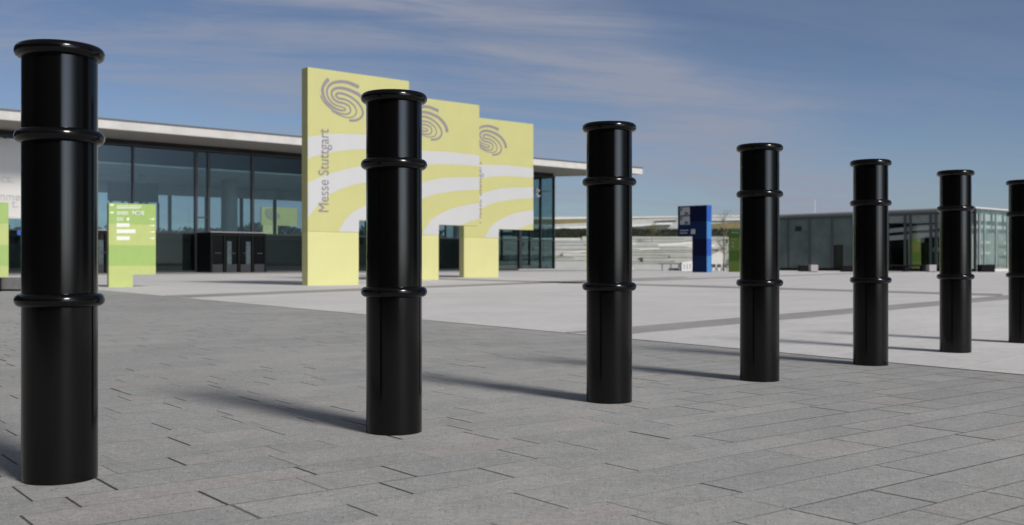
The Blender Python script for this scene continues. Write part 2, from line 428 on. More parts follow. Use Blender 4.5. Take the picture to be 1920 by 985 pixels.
def yellow_board(loc, W, H, sf, label, tx=.225):
    t = empty('sign_board', (loc.x, loc.y, 0), sang)
    tag(t, label, 'sign', 'yellow exhibition sign boards')
    zc, zn, th = .2485 * H, .306 * H, 0.26
    MB().prism_xz([(0.0, zc), (sf * W, zc), (sf * W, zn), (W, zn), (W, H), (0.0, H)], 0, th).build('panel', M['yellow'], t, 0.006)
    MB().box(0.003, sf * W - 0.003, 0.004, th - 0.004, 0.0, zc - 0.002).build('foot', M['yellow_foot'], t, 0.006)
    bands = [([(0, .680), (.206, .703), (.5, .7140), (.75, .7145), (1, .7104)], [(0, .583), (.28, .626), (.558, .646), (1, .649)]),
             ([(0, .471), (.206, .519), (.548, .568), (1, .5853)], [(0, .312), (.1, .372), (.206, .4224), (.35, .458), (.502, .482), (.759, .503), (1, .515)])]
    for tp, bt in bands:
        MB().add([(x + 0.0, -0.003, z) for x, z in band_poly(W, H, tp, bt)], [tuple(range(len(band_poly(W, H, tp, bt))))]).build('stripe', M['sign_white'], t)
    low = catmull([(.287, .250), (.33, .29), (.404, .335), (.5, .365), (.7, .4076), (1, .4385)], 8) + [(1, .349), (.88, .332), (.773, .3075), (sf, .3075), (sf - .002, .250)]
    MB().add([(s * W, -0.003, z * H) for s, z in low], [tuple(range(len(low)))]).build('stripe', M['sign_white'], t)
    emblem_mesh(0, 0, W, H).build('emblem', M['mauve'], t)
    lettering('lettering', 'Messe Stuttgart', M['mauve'], t, tx * W, -0.003, .3406 * H, width=.384 * H, height=.112 * W * 1.15, rot=R(90), depth=0.005)
    return t
yellow_board(B1, W1, H1, .487, 'tallest yellow sign board, frontmost, with emblem and vertical Messe Stuttgart lettering')
r2 = Vector((-0.97994351, 31.17275453)); W2 = 2.97
yellow_board(r2 - su * W2, W2, 5.219, .4905, 'middle yellow sign board, partly hidden behind the second bollard')
W3 = 3.1176
yellow_board(Vector((-1.59884526, 34.64164729)), W3, 5.385, .487, 'rightmost yellow sign board, farthest back, beside the glass hall corner', .272)

# ------------------------------------------------------------------ green and blue direction signs
def flag_sign(name, loc, ang, W, H, foot0, foot1, zn, th, bands, label, cat, edge=None):
    """bands = [(z0,z1,material)] from the ground up; the foot spans foot0..foot1"""
    t = empty(name, (loc.x, loc.y, 0), ang); tag(t, label, cat)
    b = MB(); mats = []; e = MB(); emats = []
    for z0, z1, m in bands:
        if m not in mats: mats.append(m)
        mi = mats.index(m)
        if z1 <= zn: b.box(foot0, foot1, 0, th, z0, z1, mi)
        elif z0 >= zn: b.box(0, W, 0, th, z0, z1, mi)
        else:
            b.box(foot0, foot1, 0, th, z0, zn, mi); b.box(0, W, 0, th, zn, z1, mi)
    b.build('panel', [M[k] for k in mats], t)
    if edge:
        for z0, z1, m in edge[1]:
            if m not in emats: emats.append(m)
            e.box(edge[0], edge[0] + 0.012, 0.004, th - 0.004, z0, z1, emats.index(m))
        e.build('sunlit_edge', [M[k] for k in emats], t)  # sun side in brighter copies of the front bands
    return t
# green one in front of the hall
G = ground(204, 539); gu = vpdir(3300); ga = math.atan2(gu.y, gu.x)
gw, gh = on_wall(G, gu, 292, 384.5)
gz = lambda y: on_wall(G, gu, 204, y)[1]
gx = lambda x: on_wall(G, gu, x, 450)[0]
gh = gz(380.5)
t = flag_sign('direction_sign', G, ga, gw, gh, 0, gx(249), gz(515.5), 0.10,
     [(0, gz(499), 'green_b'), (gz(499), gz(459.5), 'green_a'), (gz(459.5), gz(420), 'green_b'), (gz(420), gh, 'green_a')],
     'green direction sign in stacked green bands left of the yellow boards, reading ICS', 'sign')
wall_pt = lambda x, y: on_wall(G, gu, x, y)
def ink(parent, x0, x1, y0, y1, cells=None):
    a, z1 = wall_pt(x0, y0); c, z0 = wall_pt(x1, y1); return a, c, z0, z1
lettering('lettering', 'ICS', M['white_ink'], t, wall_pt(248, 403)[0], 0, wall_pt(248, 403.5)[1], width=wall_pt(270, 400)[0] - wall_pt(248, 400)[0], height=0.085, depth=0.005, bold=0.02)
# rows of small print: fine unreadable text lines, larger hall pictograms and arrows
rnd = random.Random(3)
def words(x0, x1, y, hgt, wmin=1.2, wmax=3.4, gap=.5, name='text_line'):
    b = MB(); x = x0
    while x < x1:
        w = min(rnd.uniform(wmin, wmax), x1 - x)
        a, z = wall_pt(x, y); c, _ = wall_pt(x + w, y)
        b.box(a, c, -0.004, 0.001, z, z + hgt * 0.0104)
        x += w + gap
    b.build(name, M['white_ink'], t)
for yy, xe in ((386.6, 265), (389.3, 265), (391.3, 262)): words(219, xe, yy, 1.3)
for yy in (398, 400.2, 402.8): words(219, 240, yy, 1.2)
for yy in (409, 411.5, 414.2): words(219, 231, yy, 1.1)
for yy, xe in ((426, 243), (437.5, 254), (450.5, 243)): words(219, xe, yy, 7.6, 3.0, 3.8, .7, 'hall_numbers')
words(206.5, 213, 386, 3.2, 7, 8, name='pictogram'); words(206.5, 213, 400, 2.8, 7, 8, name='pictogram'); words(238, 242, 414, 6, 6, 7, name='pictogram')
for yy in (411, 423, 435, 447):      # arrows to the right
    b = MB(); a, z = wall_pt(281, yy); c, _ = wall_pt(287, yy); d, _ = wall_pt(289.5, yy)
    o = [(a, z + .007), (c, z + .007), (c, z + .03), (d, z), (c, z - .03), (c, z - .007), (a, z - .007)]
    b.prism_xz(o[::-1], -0.004, 0.001).build('arrow', M['white_ink'], t)
# green one at the left edge
G2 = ground(16, 547); g2z = lambda y: on_wall(G2, gu, 16, y)[1]
loc2 = G2 - gu * 1.0
flag_sign('direction_sign', loc2, ga, 1.0, g2z(380), 0.2, 0.80, g2z(520), 0.10,
     [(g2z(520), g2z(499), 'green_b'), (g2z(499), g2z(459.5), 'green_a'), (g2z(459.5), g2z(420), 'green_b'), (g2z(420), g2z(380), 'green_a')],
     'green banded sign cut off by the left edge of the photo, on a dark foot', 'sign')
ls = [o for o in COL.objects if o.name.startswith('direction_sign')][-1]
MB().box(0.2, 0.885, 0.01, 0.09, 0, g2z(520) - 0.003).build('foot', M['stone_dark'], ls)
# grey stone block bench behind the left bollard
p = ground(6, 546.5) ; q = ground(150, 546.5)
t = empty('stone_bench', (p.x, p.y + .12, 0), 0.0)
tag(t, 'low grey granite bench block behind the nearest bollard', 'bench')
MB().box(-1.6, q.x - p.x, 0, 0.55, 0.03, 0.235).build('seat_block', M['stone'], t, 0.008)
MB().box(-1.55, q.x - p.x - .05, 0.05, 0.5, 0.004, 0.03).build('plinth', M['stone_dark'], t)

# blue sign
BL = ground(1272, 510.5); BR = ground(1326, 511.3)
bu = vpdir(-1000, -1); ba = math.atan2(bu.y, bu.x)
BR = ground(1325, 511.3)
bl_s = lambda x, y=440: on_wall(BR, bu, x, y)
W = -bl_s(1271)[0]; org = BR - bu * W
bz = lambda y: bl_s(1325, y)[1]
bx = lambda x: W + bl_s(x)[0]
t = flag_sign('parking_sign', org, ba, W, bz(384.7), bx(1298), W, bl_s(1285, 443.5)[1], 0.42,
     [(0, bz(480), 'blue_mid'), (bz(480), bz(448), 'blue_dark'), (bz(448), bz(415), 'blue_mid'), (bz(415), bz(384.7), 'blue_dark')],
     'tall blue parking sign with a narrow foot and edge coloured as sunlit blue', 'sign',
     (W, [(0, bz(480), 'blue_edge_light'), (bz(480), bz(448), 'blue_edge'), (bz(448), bz(415), 'blue_edge_light'), (bz(415), bz(384.7), 'blue_edge')]))
M['sign_grey'] = simple('pale grey sign field', (.36, .38, .41), 0.5, 0.05)
for ya, yb in ((389, 404), (406, 421.5)):
    x0, x1 = bx(1275.2), bx(1293); z1 = bl_s(1284, ya)[1]; z0 = bl_s(1284, yb)[1]
    o = MB().box(x0, x1, -0.012, 0.0, z0, z1).build('parking_field', M['sign_grey'], t)
    lettering('lettering', 'P', M['blue_mid'], o, x0 + .05, -0.012, z1 - (z1 - z0) * .52, height=(z1 - z0) * .44, depth=0.006)
    b = MB()
    for k in range(4):
        b.box(x0 + (x1 - x0) * (.45 + .12 * k), x0 + (x1 - x0) * (.53 + .12 * k), -0.016, -0.012, z0 + .03, z0 + (z1 - z0) * (.18 + .10 * ((k * 3) % 4)))
    b.build('symbol', M['blue_mid'], o)
x0, x1 = bx(1295.5), bx(1303.5); z1, z0 = bl_s(1299, 430)[1], bl_s(1299, 439)[1]
MB().box(x0, x1, -0.012, 0, z0, z1).build('symbol_field', M['sign_grey'], t)
for yy, xe in ((433.3, 1291), (438.3, 1289)):
    x = 1275; b = MB()
    while x < xe:
        w = rnd.uniform(1.0, 2.2); z = bl_s(1284, yy)[1]
        b.box(bx(x), bx(min(x + w, xe)), -0.006, 0, z, z + .055); x += w + .5
    b.build('text_line', M['sign_grey'], t)

# green sign beyond the blue one (its lit edge on the right)
GR = ground(1395, 510.6); gr_s = lambda x, y=450: on_wall(GR, bu, x, y)
W = -gr_s(1366)[0]; org = GR - bu * W; gzz = lambda y: gr_s(1395, y)[1]
M['green_c'] = simple('olive green sign enamel', (.16, .25, .035), 0.45, 0.03)
M['green_d'] = simple('deep green sign enamel', (.07, .17, .02), 0.45, 0.03)
t = flag_sign('direction_sign', org, ba, W, gzz(428.5), 0.0, W, 0.0, 0.36,
     [(0, gzz(490), 'green_c'), (gzz(490), gzz(470), 'green_d'), (gzz(470), gzz(446), 'green_c'), (gzz(446), gzz(428.5), 'green_d')],
     'darker green direction sign between the blue sign and the fourth bollard', 'sign')
for yy, n, hh in ((431.5, 3, .04), (437.5, 3, .07), (450, 2, .035), (457, 1, .09), (464, 1, .09)):
    b = MB()
    for k in range(n):
        x = 1372 + k * 4.6; z = gr_s(x, yy)[1]
        b.box(W + gr_s(x)[0], W + gr_s(x + 3.6)[0], -0.006, 0, z, z + hh)
    b.build('text_line', M['sign_grey'], t)

# ------------------------------------------------------------------ glass hall on the left
fu = vpdir(3141); fa_ = math.atan2(fu.y, fu.x)
kf = .00686 * (3141 - 1040)
P0 = ground(1040, HY + kf)                        # right-hand corner of the front
hall = empty('glass_hall', (P0.x, P0.y, 0), fa_)
tag(hall, 'long glass exhibition hall with a thin overhanging pale concrete roof', 'building')
fs = lambda x: on_wall(P0, fu, x, 450)[0]
fz = lambda x, y: on_wall(P0, fu, x, y)[1]
LEFT = -62.0; DEPTH = 11.5; ZT, ZG = 6.35, 6.03
# roof outline: overhang 3.2 m in front, pointed to the right
def to_local(pw):
    d = Vector((pw[0], pw[1])) - P0; return (d.dot(fu), d.dot(Vector((-fu.y, fu.x))))
tip_s, tip_z = on_wall(P0 + Vector((fu.y, -fu.x)) * 3.2, fu, 1205, 327)
tip = (tip_s, -3.2)
bk = at(1037, 331, (tip_z - EYE) * F / (HY - 331)); bkl = to_local(bk)
dx, dy = bkl[0] - tip[0], bkl[1] - tip[1]; kk = (DEPTH + 1.5 - tip[1]) / max(dy, .1)
# shaded underside ends along this line and then runs back behind the glass
poly = [(LEFT, -3.2), tip, (bkl[0], bkl[1]), (bkl[0] - 1.2, DEPTH + 1.5), (LEFT, DEPTH + 1.5)]
RB, RT = ZT, 6.735
MB().prism_xy(poly, RB + 0.01, RT).build('roof', M['concrete'], hall)
MB().prism_xy([(x * 1.0 + (0.02 if i in (1, 2) else 0), y - (0.03 if i < 2 else 0)) for i, (x, y) in enumerate(poly)], RT + 0.002, RT + 0.075).build('roof_edge', M['roof_edge'], hall)
MB().prism_xy([(LEFT, -3.05), (tip[0] - .35, -3.05), (bkl[0] - .1, bkl[1] - .1), (bkl[0] - 1.3, DEPTH + 1.4), (LEFT, DEPTH + 1.4)], RB - 0.02, RB + 0.006).build('soffit', M['soffit'], hall)
# front: mullions, transom, panes
mx = [-300, -190, -90, 10, 130, 249, 367.5, 391, 473.5, 580, 690, 800, 885, 975, 1014, 1040]
ms = [fs(x) for x in mx]; ms[-1] = -0.06
s = ms[0]
while s > LEFT + 3: s -= 3.3; ms.insert(0, s)
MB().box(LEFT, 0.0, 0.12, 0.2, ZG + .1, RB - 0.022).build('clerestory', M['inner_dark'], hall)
MB().box(LEFT, 0.0, -0.05, 0.1, ZG, ZG + 0.1).build('head_rail', M['frame'], hall)
MB().box(LEFT, 0.0, -0.06, 0.12, 0.008, 0.1).build('sill', M['frame'], hall)
for i, s in enumerate(ms):
    w = 0.13 if i in (len(ms) - 10, len(ms) - 9, len(ms) - 8) else (0.20 if i == len(ms) - 3 else 0.075)
    MB().box(s - w / 2, s + w / 2, -0.055, 0.14, 0.101, ZG - 0.001).build('mullion', M['frame'], hall)
zt = 1.96
for i in range(len(ms) - 1):
    a, c = ms[i] + .1, ms[i + 1] - .1
    if c - a < .05: continue
    f = MB().box(a - .03, c + .03, 0.0, 0.03, zt + .002, ZG - 0.002).build('window_pane', M['glass_front'], hall)
    MB().box(a - .03, c + .03, 0.0, 0.03, 0.102, zt - .002).build('window_pane', M['glass_lower'], hall)
    MB().box(a, c, -0.04, 0.0 - .002, zt - .035, zt + .035).build('transom', M['frame'], f)
# thin bay has a second transom
MB().box(fs(369), fs(390), -0.05, -0.004, fz(380, 409.5), fz(380, 407)).build('transom', M['frame'], hall)
# right-hand return of the glazing
for y in (2.4, 5.2, 8.2, DEPTH):
    MB().box(-0.10, 0.0, y - .06, y + .06, 0.1, ZG).build('mullion', M['frame'], hall)
MB().box(-0.10, 0.0, 0.16, DEPTH, ZG + .002, RB - 0.022).build('head_rail', M['frame'], hall)
MB().box(-0.06, -0.04, 0.15, DEPTH - .1, 0.1, ZG - .003).build('window_pane', M['glass_front'], hall)
# inside
MB().sheet([(LEFT, 0.13), (-0.12, 0.13), (-0.12, DEPTH), (LEFT, DEPTH)], 0.016).build('floor', M['hall_floor'], hall)
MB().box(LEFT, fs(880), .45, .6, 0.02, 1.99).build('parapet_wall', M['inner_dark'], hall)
b = MB(); b.box(LEFT, -0.12, DEPTH, DEPTH + .2, 0.02, 2.2); b.box(LEFT, -0.12, DEPTH, DEPTH + .2, 4.55, RB - 0.03)
b.build('rear_wall', M['inner_mid'], hall)
s = LEFT + 1
while s < -1:
    MB().box(s - .09, s + .09, DEPTH + .02, DEPTH + .16, 2.201, 4.549).build('mullion', M['frame'], hall); s += 2.35
MB().box(LEFT, -0.12, DEPTH + .08, DEPTH + .10, 2.202, 4.548).build('window_pane', M['glass_back'], hall)
b = MB(); b.box(LEFT, -.14, 0.2, DEPTH - .1, 5.15, 5.22); b.build('ceiling', M['inner_mid'], hall)
for xx, r_, yy in ((266, .17, 5.0), (430, .45, 5.5), (620, .3, 5.5), (858, .3, 5.5), (60, .3, 5.5)):
    sx, _ = on_wall(P0 + Vector((-fu.y, fu.x)) * yy, fu, xx, 450)
    MB().lathe([(r_, 0.02), (r_, 5.14)], 32, cx=sx, cy=yy).build('column', M['column'], hall)
# cream wall panel with faint writing on the far left
pl, pr = fs(-260), fs(120)
wp = MB().box(pl, pr, -0.22, -0.07, fz(20, 406.5), fz(20, 262)).build('wall_panel', M['panel_white'], hall)
lettering('lettering', 'cs.', M['faint_ink'], wp, fs(-1), -0.22, fz(0, 342.5), width=fs(23) - fs(-1), depth=0.02)
lettering('lettering', 'nmer', M['faint_ink'], wp, fs(-2), -0.22, fz(0, 375), width=fs(44) - fs(-2), depth=0.02)
lettering('lettering', 't.', M['faint_ink'], wp, fs(19), -0.22, fz(20, 389), width=fs(31) - fs(19), depth=0.02)
MB().box(pl, pr, -0.3, -0.02, fz(20, 406.5) - .09, fz(20, 406.5) - .004).build('panel_sill', M['concrete'], hall)
MB().box(fs(32), fs(41.5), -0.03, -0.01, fz(35, 441), fz(35, 432)).build('blue_notice', M['blue_edge'], hall)
# white t of the lettering on the glass
lettering('lettering', 't', M['white_paint'], hall, fs(1000.5), -0.07, fz(1004, 370), width=fs(1010) - fs(1000.5), height=fz(1004, 352) - fz(1004, 370), depth=0.06, bold=0.02)
# walkway along the front
w0 = P0 + fu * 5
def lp(s, y): v = P0 + fu * s + Vector((-fu.y, fu.x)) * y; return (v.x, v.y)
M['walkway'] = simple('warm grey walkway concrete', (.29, .275, .27), 0.8, 0.08, 0.8)
tag(MB().sheet([lp(-62, -6.0), lp(9, -6.0), lp(9, 0.1), lp(-62, 0.1)], 0.0125).build('walkway', M['walkway']), kind='structure')

# entrance boxes in front of the glazing
def vestibule(x0, x1, ytop, dep, label):
    s0, s1 = fs(x0), fs(x1); z = fz((x0 + x1) / 2, ytop)
    v = P0 + fu * s0 - Vector((-fu.y, fu.x)) * .08
    t = empty('entrance_porch', (v.x, v.y, 0), fa_); tag(t, label, 'entrance', 'black glazed entrance porches on the hall front')
    W = (s1 - s0) * .955
    b = MB(); b.box(0, W, -dep, 0, z - .16, z); b.build('canopy', M['black'], t)
    MB().box(-.02, W + .02, -dep - .02, 0, z + .002, z + .035).build('canopy_edge', M['stone_pale'], t)
    n = 4
    for k in range(n + 1):
        x = k * W / n; ww = .10 if k in (0, n) else .05
        MB().box(max(0, x - ww), min(W, x + ww), -dep, -dep + .12, 0.0125, z - .162).build('post', M['black'], t)
    for k in range(n):
        a, c = k * W / n + .1, (k + 1) * W / n - .1
        d = MB().box(a, c, -dep + .04, -dep + .06, .02, z - .17).build('door', M['glass_dark'], t)
        MB().box(a, c, -dep + .03, -dep + .039, .02, .42).build('kick_plate', M['frame'], d)
        if k in (1, 2):
            xm = c - .26 if k == 2 else a + .02
            MB().box(xm, xm + .24, -dep + .02, -dep + .035, .42, z * .78).build('door_stile', M['door_glass'], d)
        MB().box(a + .12, a + .42, -dep - .03, -dep - .005, .95, .97).build('handle', M['roof_edge'], d)
    for x in (0, W - .06):
        MB().box(x, x + .06, -dep + .13, -.01, 0.0125, z - .162).build('side_wall', M['black'], t)
    return t
vestibule(368, 476, 438, 1.5, 'black glazed entrance porch right of the green ICS sign')
vestibule(120, 203, 433.5, 1.2, 'black glazed entrance porch half hidden behind the nearest bollard')

# things inside the hall: dark panel standing in for a sign reflection and a hanging yellow board
Pn = P0 + Vector((-fu.y, fu.x)) * 1.6
sA, zA = on_wall(Pn, fu, 203, 342); sB, zB = on_wall(Pn, fu, 297, 381)
v = Pn + fu * sA
t = empty('reflection_panel', (v.x, v.y, 0.016), fa_); tag(t, 'dark panel on thin legs imitating a reflection in the hall glass, above the green ICS sign', 'panel')
MB().box(0, sB - sA, 0, .1, zB, zA).build('board', M['inner_dark'], t)
for k in range(6):
    x = .1 + k * (sB - sA - .26) / 5 + (.12 if k % 2 else 0)
    MB().box(x, x + .10, 0.02, .08, 0, zB - .002).build('leg', M['inner_dark'], t)
Pn = P0 + Vector((-fu.y, fu.x)) * (DEPTH + 15)
sA, zA = on_wall(Pn, fu, 490, 388); sB, zB = on_wall(Pn, fu, 557, 424)
v = Pn + fu * sA
t = empty('sign_board', (v.x, v.y, 0), fa_)
tag(t, 'yellow board with a grey emblem seen through the hall glass left of the yellow signs', 'sign')
Wd = sB - sA
MB().prism_xz([(0, zB), (Wd, zB), (Wd, zA), (0, zA)], 0, .15).build('panel', M['yellow'], t)
MB().box(Wd * .05, Wd * .45, .01, .14, -.02, zB - .002).build('foot', M['yellow_foot'], t)
emblem_mesh(0, 0, Wd * .85, (zA - zB) * 3.6, 0, zB - (zA - zB) * 2.55, 1.0).build('emblem', M['mauve'], t)

# ------------------------------------------------------------------ low glass pavilion on the right
C0 = ground(1829, HY + 17.5)
bk_u = Vector((-fu.y, fu.x))
pav = empty('glass_pavilion', (C0.x, C0.y, 0), fa_)
tag(pav, 'low flat-roofed glass pavilion behind the right-hand bollards', 'building')
PW = 30.0; ts = lambda x: on_wall(C0, bk_u, x, 450)[0]; tz = lambda x, y: on_wall(C0, bk_u, x, y)[1]
PL = ts(1425) ; PH = 3.5
rs = lambda x: on_wall(C0, fu, x, 450)[0]; rz = lambda x, y: on_wall(C0, fu, x, y)[1]
# local x along the lit right-hand front, local y along the shaded left side
PH = tz(1829, 388)
b = MB(); b.box(-.02, PW, -.02, PL, PH - .08, PH); b.build('roof', M['concrete'], pav)
M['smoke_panel'] = simple('blue grey glass panel', (.13, .165, .165), 0.12, 0.15, 1.0)
MB().box(-.03, .12, 0.0, PL, .0125, .16).build('plinth', M['black'], pav)
MB().box(0.13, PW, -.03, .12, .0125, .16).build('plinth', M['concrete'], pav)
MB().box(-.015, .06, 0.02, PL, PH - .20, PH - .082).build('head_panel', M['pav_head'], pav)
MB().box(-.01, .05, 0.02, PL, PH - .343, PH - .202).build('head_rail', M['pav_frame'], pav)
edges = [1829, 1800, 1755, 1745, 1707, 1697, 1664, 1630, 1602, 1560, 1518, 1478, 1440]
ty = [ts(x) for x in edges]
for y in ty[1:]:
    MB().box(-.03, .08, y - .07, y + .07, .161, PH - .345).build('mullion', M['pav_frame'], pav)
MB().box(-.03, .09, -.03, .09, .161, PH - .09).build('corner_post', M['frame'], pav)
for i in range(len(ty) - 1):
    a, c = ty[i] + .09, ty[i + 1] - .09
    if c - a < .05: continue
    solid = edges[i] <= 1602
    if edges[i] == 1602:                      # a doorway in this bay
        MB().box(0, .03, a, ts(1581), .162, PH - .35).build('wall_panel', M['smoke_panel'], pav)
        MB().box(0, .03, ts(1581), c, 1.56, PH - .35).build('wall_panel', M['smoke_panel'], pav)
        MB().box(.08, .11, ts(1580), ts(1561), .162, 1.55).build('door', M['inner_dark'], pav)
    elif solid:
        MB().box(0, .03, a, c, .162, PH - .35).build('wall_panel', M['smoke_panel'], pav)
    else:
        zu = tz((edges[i] + edges[i + 1]) / 2, 418.5)
        MB().box(0.02, .03, a, c, .162, zu - .002).build('window_pane', M['glass_smoke'], pav)
        MB().box(0.0, .03, a, c, zu, PH - .35).build('upper_panel', M['upper_grey'], pav)
MB().box(-.02, -.002, ts(1503), ts(1491), tz(1497, 434), tz(1497, 424.5)).build('vent', M['inner_dark'], pav)
# lit front
rx = [1836] + [1846 + i * 21.5 for i in range(14)]
rxs = [rs(x) for x in rx]
k = rxs[-1]
while k < PW - 2: k += 2.2; rxs.append(k)
MB().box(.1, PW, -.02, .05, PH - .32, PH - .085).build('head_panel', M['glass_green'], pav)
for x in rxs:
    MB().box(x - .05, x + .05, -.035, .06, .161, PH - .33).build('mullion', M['steel'], pav)
for i in range(len(rxs) - 1):
    a, c = rxs[i] + .055, rxs[i + 1] - .055
    if c - a < .05: continue
    w = MB().box(a, c, 0.0, .02, .161, PH - .33).build('window_pane', M['glass_green'], pav)
    for (y0, y1) in ((401, 414), (422, 428), (452, 457) if i % 2 else (0, 0), (472, 477) if i % 2 else (0, 0)):
        if y0: MB().box(a + .1, c - .1, .25, .28, rz(1850, y1), rz(1850, y0)).build('blind', M['blinds'], w)
# inside the pavilion
M['backing'] = simple('pale green grey curtain', (.36, .39, .38), .9, .12, .8, streak=True)
MB().box(.35, PW - .2, .55, .60, .05, PH - .1).build('backing', M['backing'], pav)  # pale sheet added behind the glass to brighten the front
MB().sheet([(.1, .1), (PW, .1), (PW, PL), (.1, PL)], .016).build('floor', M['hall_floor'], pav)
b = MB(); b.box(PW - .1, PW, .1, PL, .02, PH - .09); b.box(.1, PW - .11, PL - .12, PL - .02, .02, PH - .09); b.build('rear_wall', M['inner_mid'], pav)
MB().box(4.2, 4.4, 1.0, PL - 4, .02, 2.2).build('inner_wall', M['inner_dark'], pav)
for z0, z1, xx in ((2.50, 2.78, .45), (2.06, 2.36, .45)):
    MB().add([(xx, .3, z0), (xx, ts(1640), z0 - .32), (xx, ts(1640), z1 - .36), (xx, .3, z1), (xx + .12, .3, z0), (xx + .12, ts(1640), z0 - .32), (xx + .12, ts(1640), z1 - .36), (xx + .12, .3, z1)],
             [(0, 1, 2, 3), (7, 6, 5, 4), (0, 4, 5, 1), (1, 5, 6, 2), (2, 6, 7, 3), (3, 7, 4, 0)]).build('beam', M['blinds'], pav)
MB().box(2.0, 2.5, ts(1742), ts(1714), 1.12, 1.36).build('counter', M['blinds'], pav)
# green banner standing inside, against the glass
sg = C0 + bk_u * ts(1694) + fu * .55
t = empty('green_banner', (sg.x, sg.y, .016), fa_); tag(t, 'narrow bright green banner behind the pavilion glass, left of the sixth bollard', 'banner')
M['banner_lit'] = simple('bright green banner cloth', (.50, .80, .12), .6, .03)
M['banner_yellow'] = simple('yellow green banner cloth', (.80, .85, .20), .6, .03)
bw = ts(1694) - ts(1717)
b = MB(); z_t = tz(1705, 437)
for z0, z1, mi in ((0, .55, 1), (.55, 1.1, 0), (1.1, 1.6, 1), (1.6, z_t, 0)): b.box(0, .06, -bw, 0, z0, z1, mi)
b.build('panel', [M['banner_lit'], M['banner_yellow']], t)

# seats in front of the pavilion
def block(name, x0, x1, ytop, ybot, dep, mat, label, cat, group=None, feet=False):
    p = ground(x0, ybot); q = ground(x1, ybot); Z = EYE - (ytop - HY) / F * p.y
    t = empty(name, (p.x, p.y, 0.0045)); tag(t, label, cat, group)
    w = q.x - p.x
    MB().box(0, w, 0, dep, .03, Z).build('seat', M[mat], t, .012)
    MB().box(.03, w - .03, .03, dep - .03, 0, .03).build('base', M['stone_dark'], t)
    return t
block('stone_cube', 1520.5, 1534, 497, 510.2, .45, 'stone_pale', 'pale stone cube seat in front of the dark left end of the pavilion', 'seat', 'pale cube seats before the pavilion')
block('stone_cube', 1742.5, 1756, 497, 510.4, .45, 'stone_pale', 'pale stone cube seat just left of the sixth bollard', 'seat', 'pale cube seats before the pavilion')
block('dark_bench', 1500.5, 1519.5, 498, 509.5, .5, 'stone_dark', 'dark bench block touching the left pale cube', 'bench', 'dark bench blocks before the pavilion')
block('dark_bench', 1580, 1601, 498.5, 510.2, .5, 'stone_dark', 'dark bench block half hidden behind the fifth bollard', 'bench', 'dark bench blocks before the pavilion')
block('dark_bench', 1840, 1866, 496.5, 510.6, .5, 'stone_dark', 'dark bench block right of the sixth bollard', 'bench', 'dark bench blocks before the pavilion')
t = block('dark_bench', 1664, 1741.5, 497.2, 499.5, .5, 'stone_dark', 'x', 'bench', 'dark bench blocks before the pavilion') if False else None
p = ground(1655, 509.8); q = ground(1741, 509.8)
t = empty('long_bench', (p.x, p.y, .0045)); tag(t, 'long low dark bench in front of the pavilion between fifth and sixth bollards', 'bench')
w = q.x - p.x
MB().box(0, w, 0, .5, .30, .37).build('seat', M['stone_dark'], t, .01)
for x in (.1, w * .5, w - .3): MB().box(x, x + .2, .06, .44, 0, .299).build('leg', M['stone_dark'], t)

# ------------------------------------------------------------------ terraces, hedge and the far hall
ys = [509.0, 501.5, 494.5, 489, 483.5, 478.5, 473.0, 468.0, 463.0, 457.5, 452.5, 448.0, 443.5]
Y0, dY = 66.0, 2.3
ordn = ['lowest', 'second', 'third', 'fourth', 'fifth', 'sixth', 'seventh', 'eighth', 'ninth', 'tenth', 'eleventh', 'topmost']
prev = 0.0; rt = random.Random(11); treads = MB()
def X(px, Y): return (px - CX) / F * Y
for i in range(12):
    Y = Y0 + dY * i; z = EYE - (ys[i + 1] - HY) / F * Y
    t = empty('terrace_wall', (X(1250, Y), Y, prev)); tag(t, 'pale stone terrace wall, %s up from the plaza, below the hedge' % ordn[i], 'wall', 'stepped terrace walls below the hedge')
    x0, x1 = X(900, Y) - t.location.x, X(1640, Y) - t.location.x
    b = MB(); x = x0; first = True
    while x < x1:
        w = rt.uniform(2.2, 6.5); xe = min(x + w, x1); dd = rt.choice([0, 0, .12, .3, -.15]); dz = rt.choice([0, 0, 0, -.07, -.12])
        b.box(x, xe, dd, dd + dY + .4, -.3, z - prev + dz - .03, 1 if rt.random() < .22 else 0)
        if rt.random() < .72: b.box(x, xe, dd + .05, dd + dY, z - prev + dz - .029, z - prev + dz + .012, 2)
        x = xe
    b.build('wall_blocks', [M['wall_stone'], M['wall_stone_b'], M['terrace_grass']], t)
    prev = z
# ramps running slantwise over the terraces
def ramp(xa, ya, xb, yb, th, Ya, Yb, label):
    A = at(xa, ya, Ya); Bp = at(xb, yb, Yb)
    t = empty('terrace_ramp', (A.x, A.y, A.z)); tag(t, label, 'ramp', 'white ramp walls across the terraces')
    d = Bp - A; hgt = th / F * Ya
    MB().add([(0, 0, -hgt), (d.x, d.y, d.z - hgt), (d.x, d.y, d.z), (0, 0, 0), (0, .5, -hgt), (d.x, d.y + .5, d.z - hgt), (d.x, d.y + .5, d.z), (0, .5, 0)],
             [(0, 1, 2, 3), (7, 6, 5, 4), (0, 4, 5, 1), (1, 5, 6, 2), (2, 6, 7, 3), (3, 7, 4, 0)]).build('parapet', M['wall_stone_b'], t)
ramp(1040, 474.5, 1110, 469, 3.5, 78.5, 79.2, 'white ramp wall low on the terraces beside the glass hall corner')
ramp(1040, 481, 1070, 479, 3.2, 76, 76.3, 'short white wall below the ramp beside the glass hall corner')
ramp(1205, 459.5, 1300, 453.5, 4.2, 84.4, 85.4, 'white slanting ramp wall below the hedge, left of the blue sign')
ramp(1186, 466.5, 1242, 464.5, 3.6, 81.5, 82.0, 'short white ramp wall lower down, right of the third bollard')
ramp(1334, 458, 1352, 456.5, 7, 84.0, 84.3, 'short white wall on the terraces right of the blue sign')

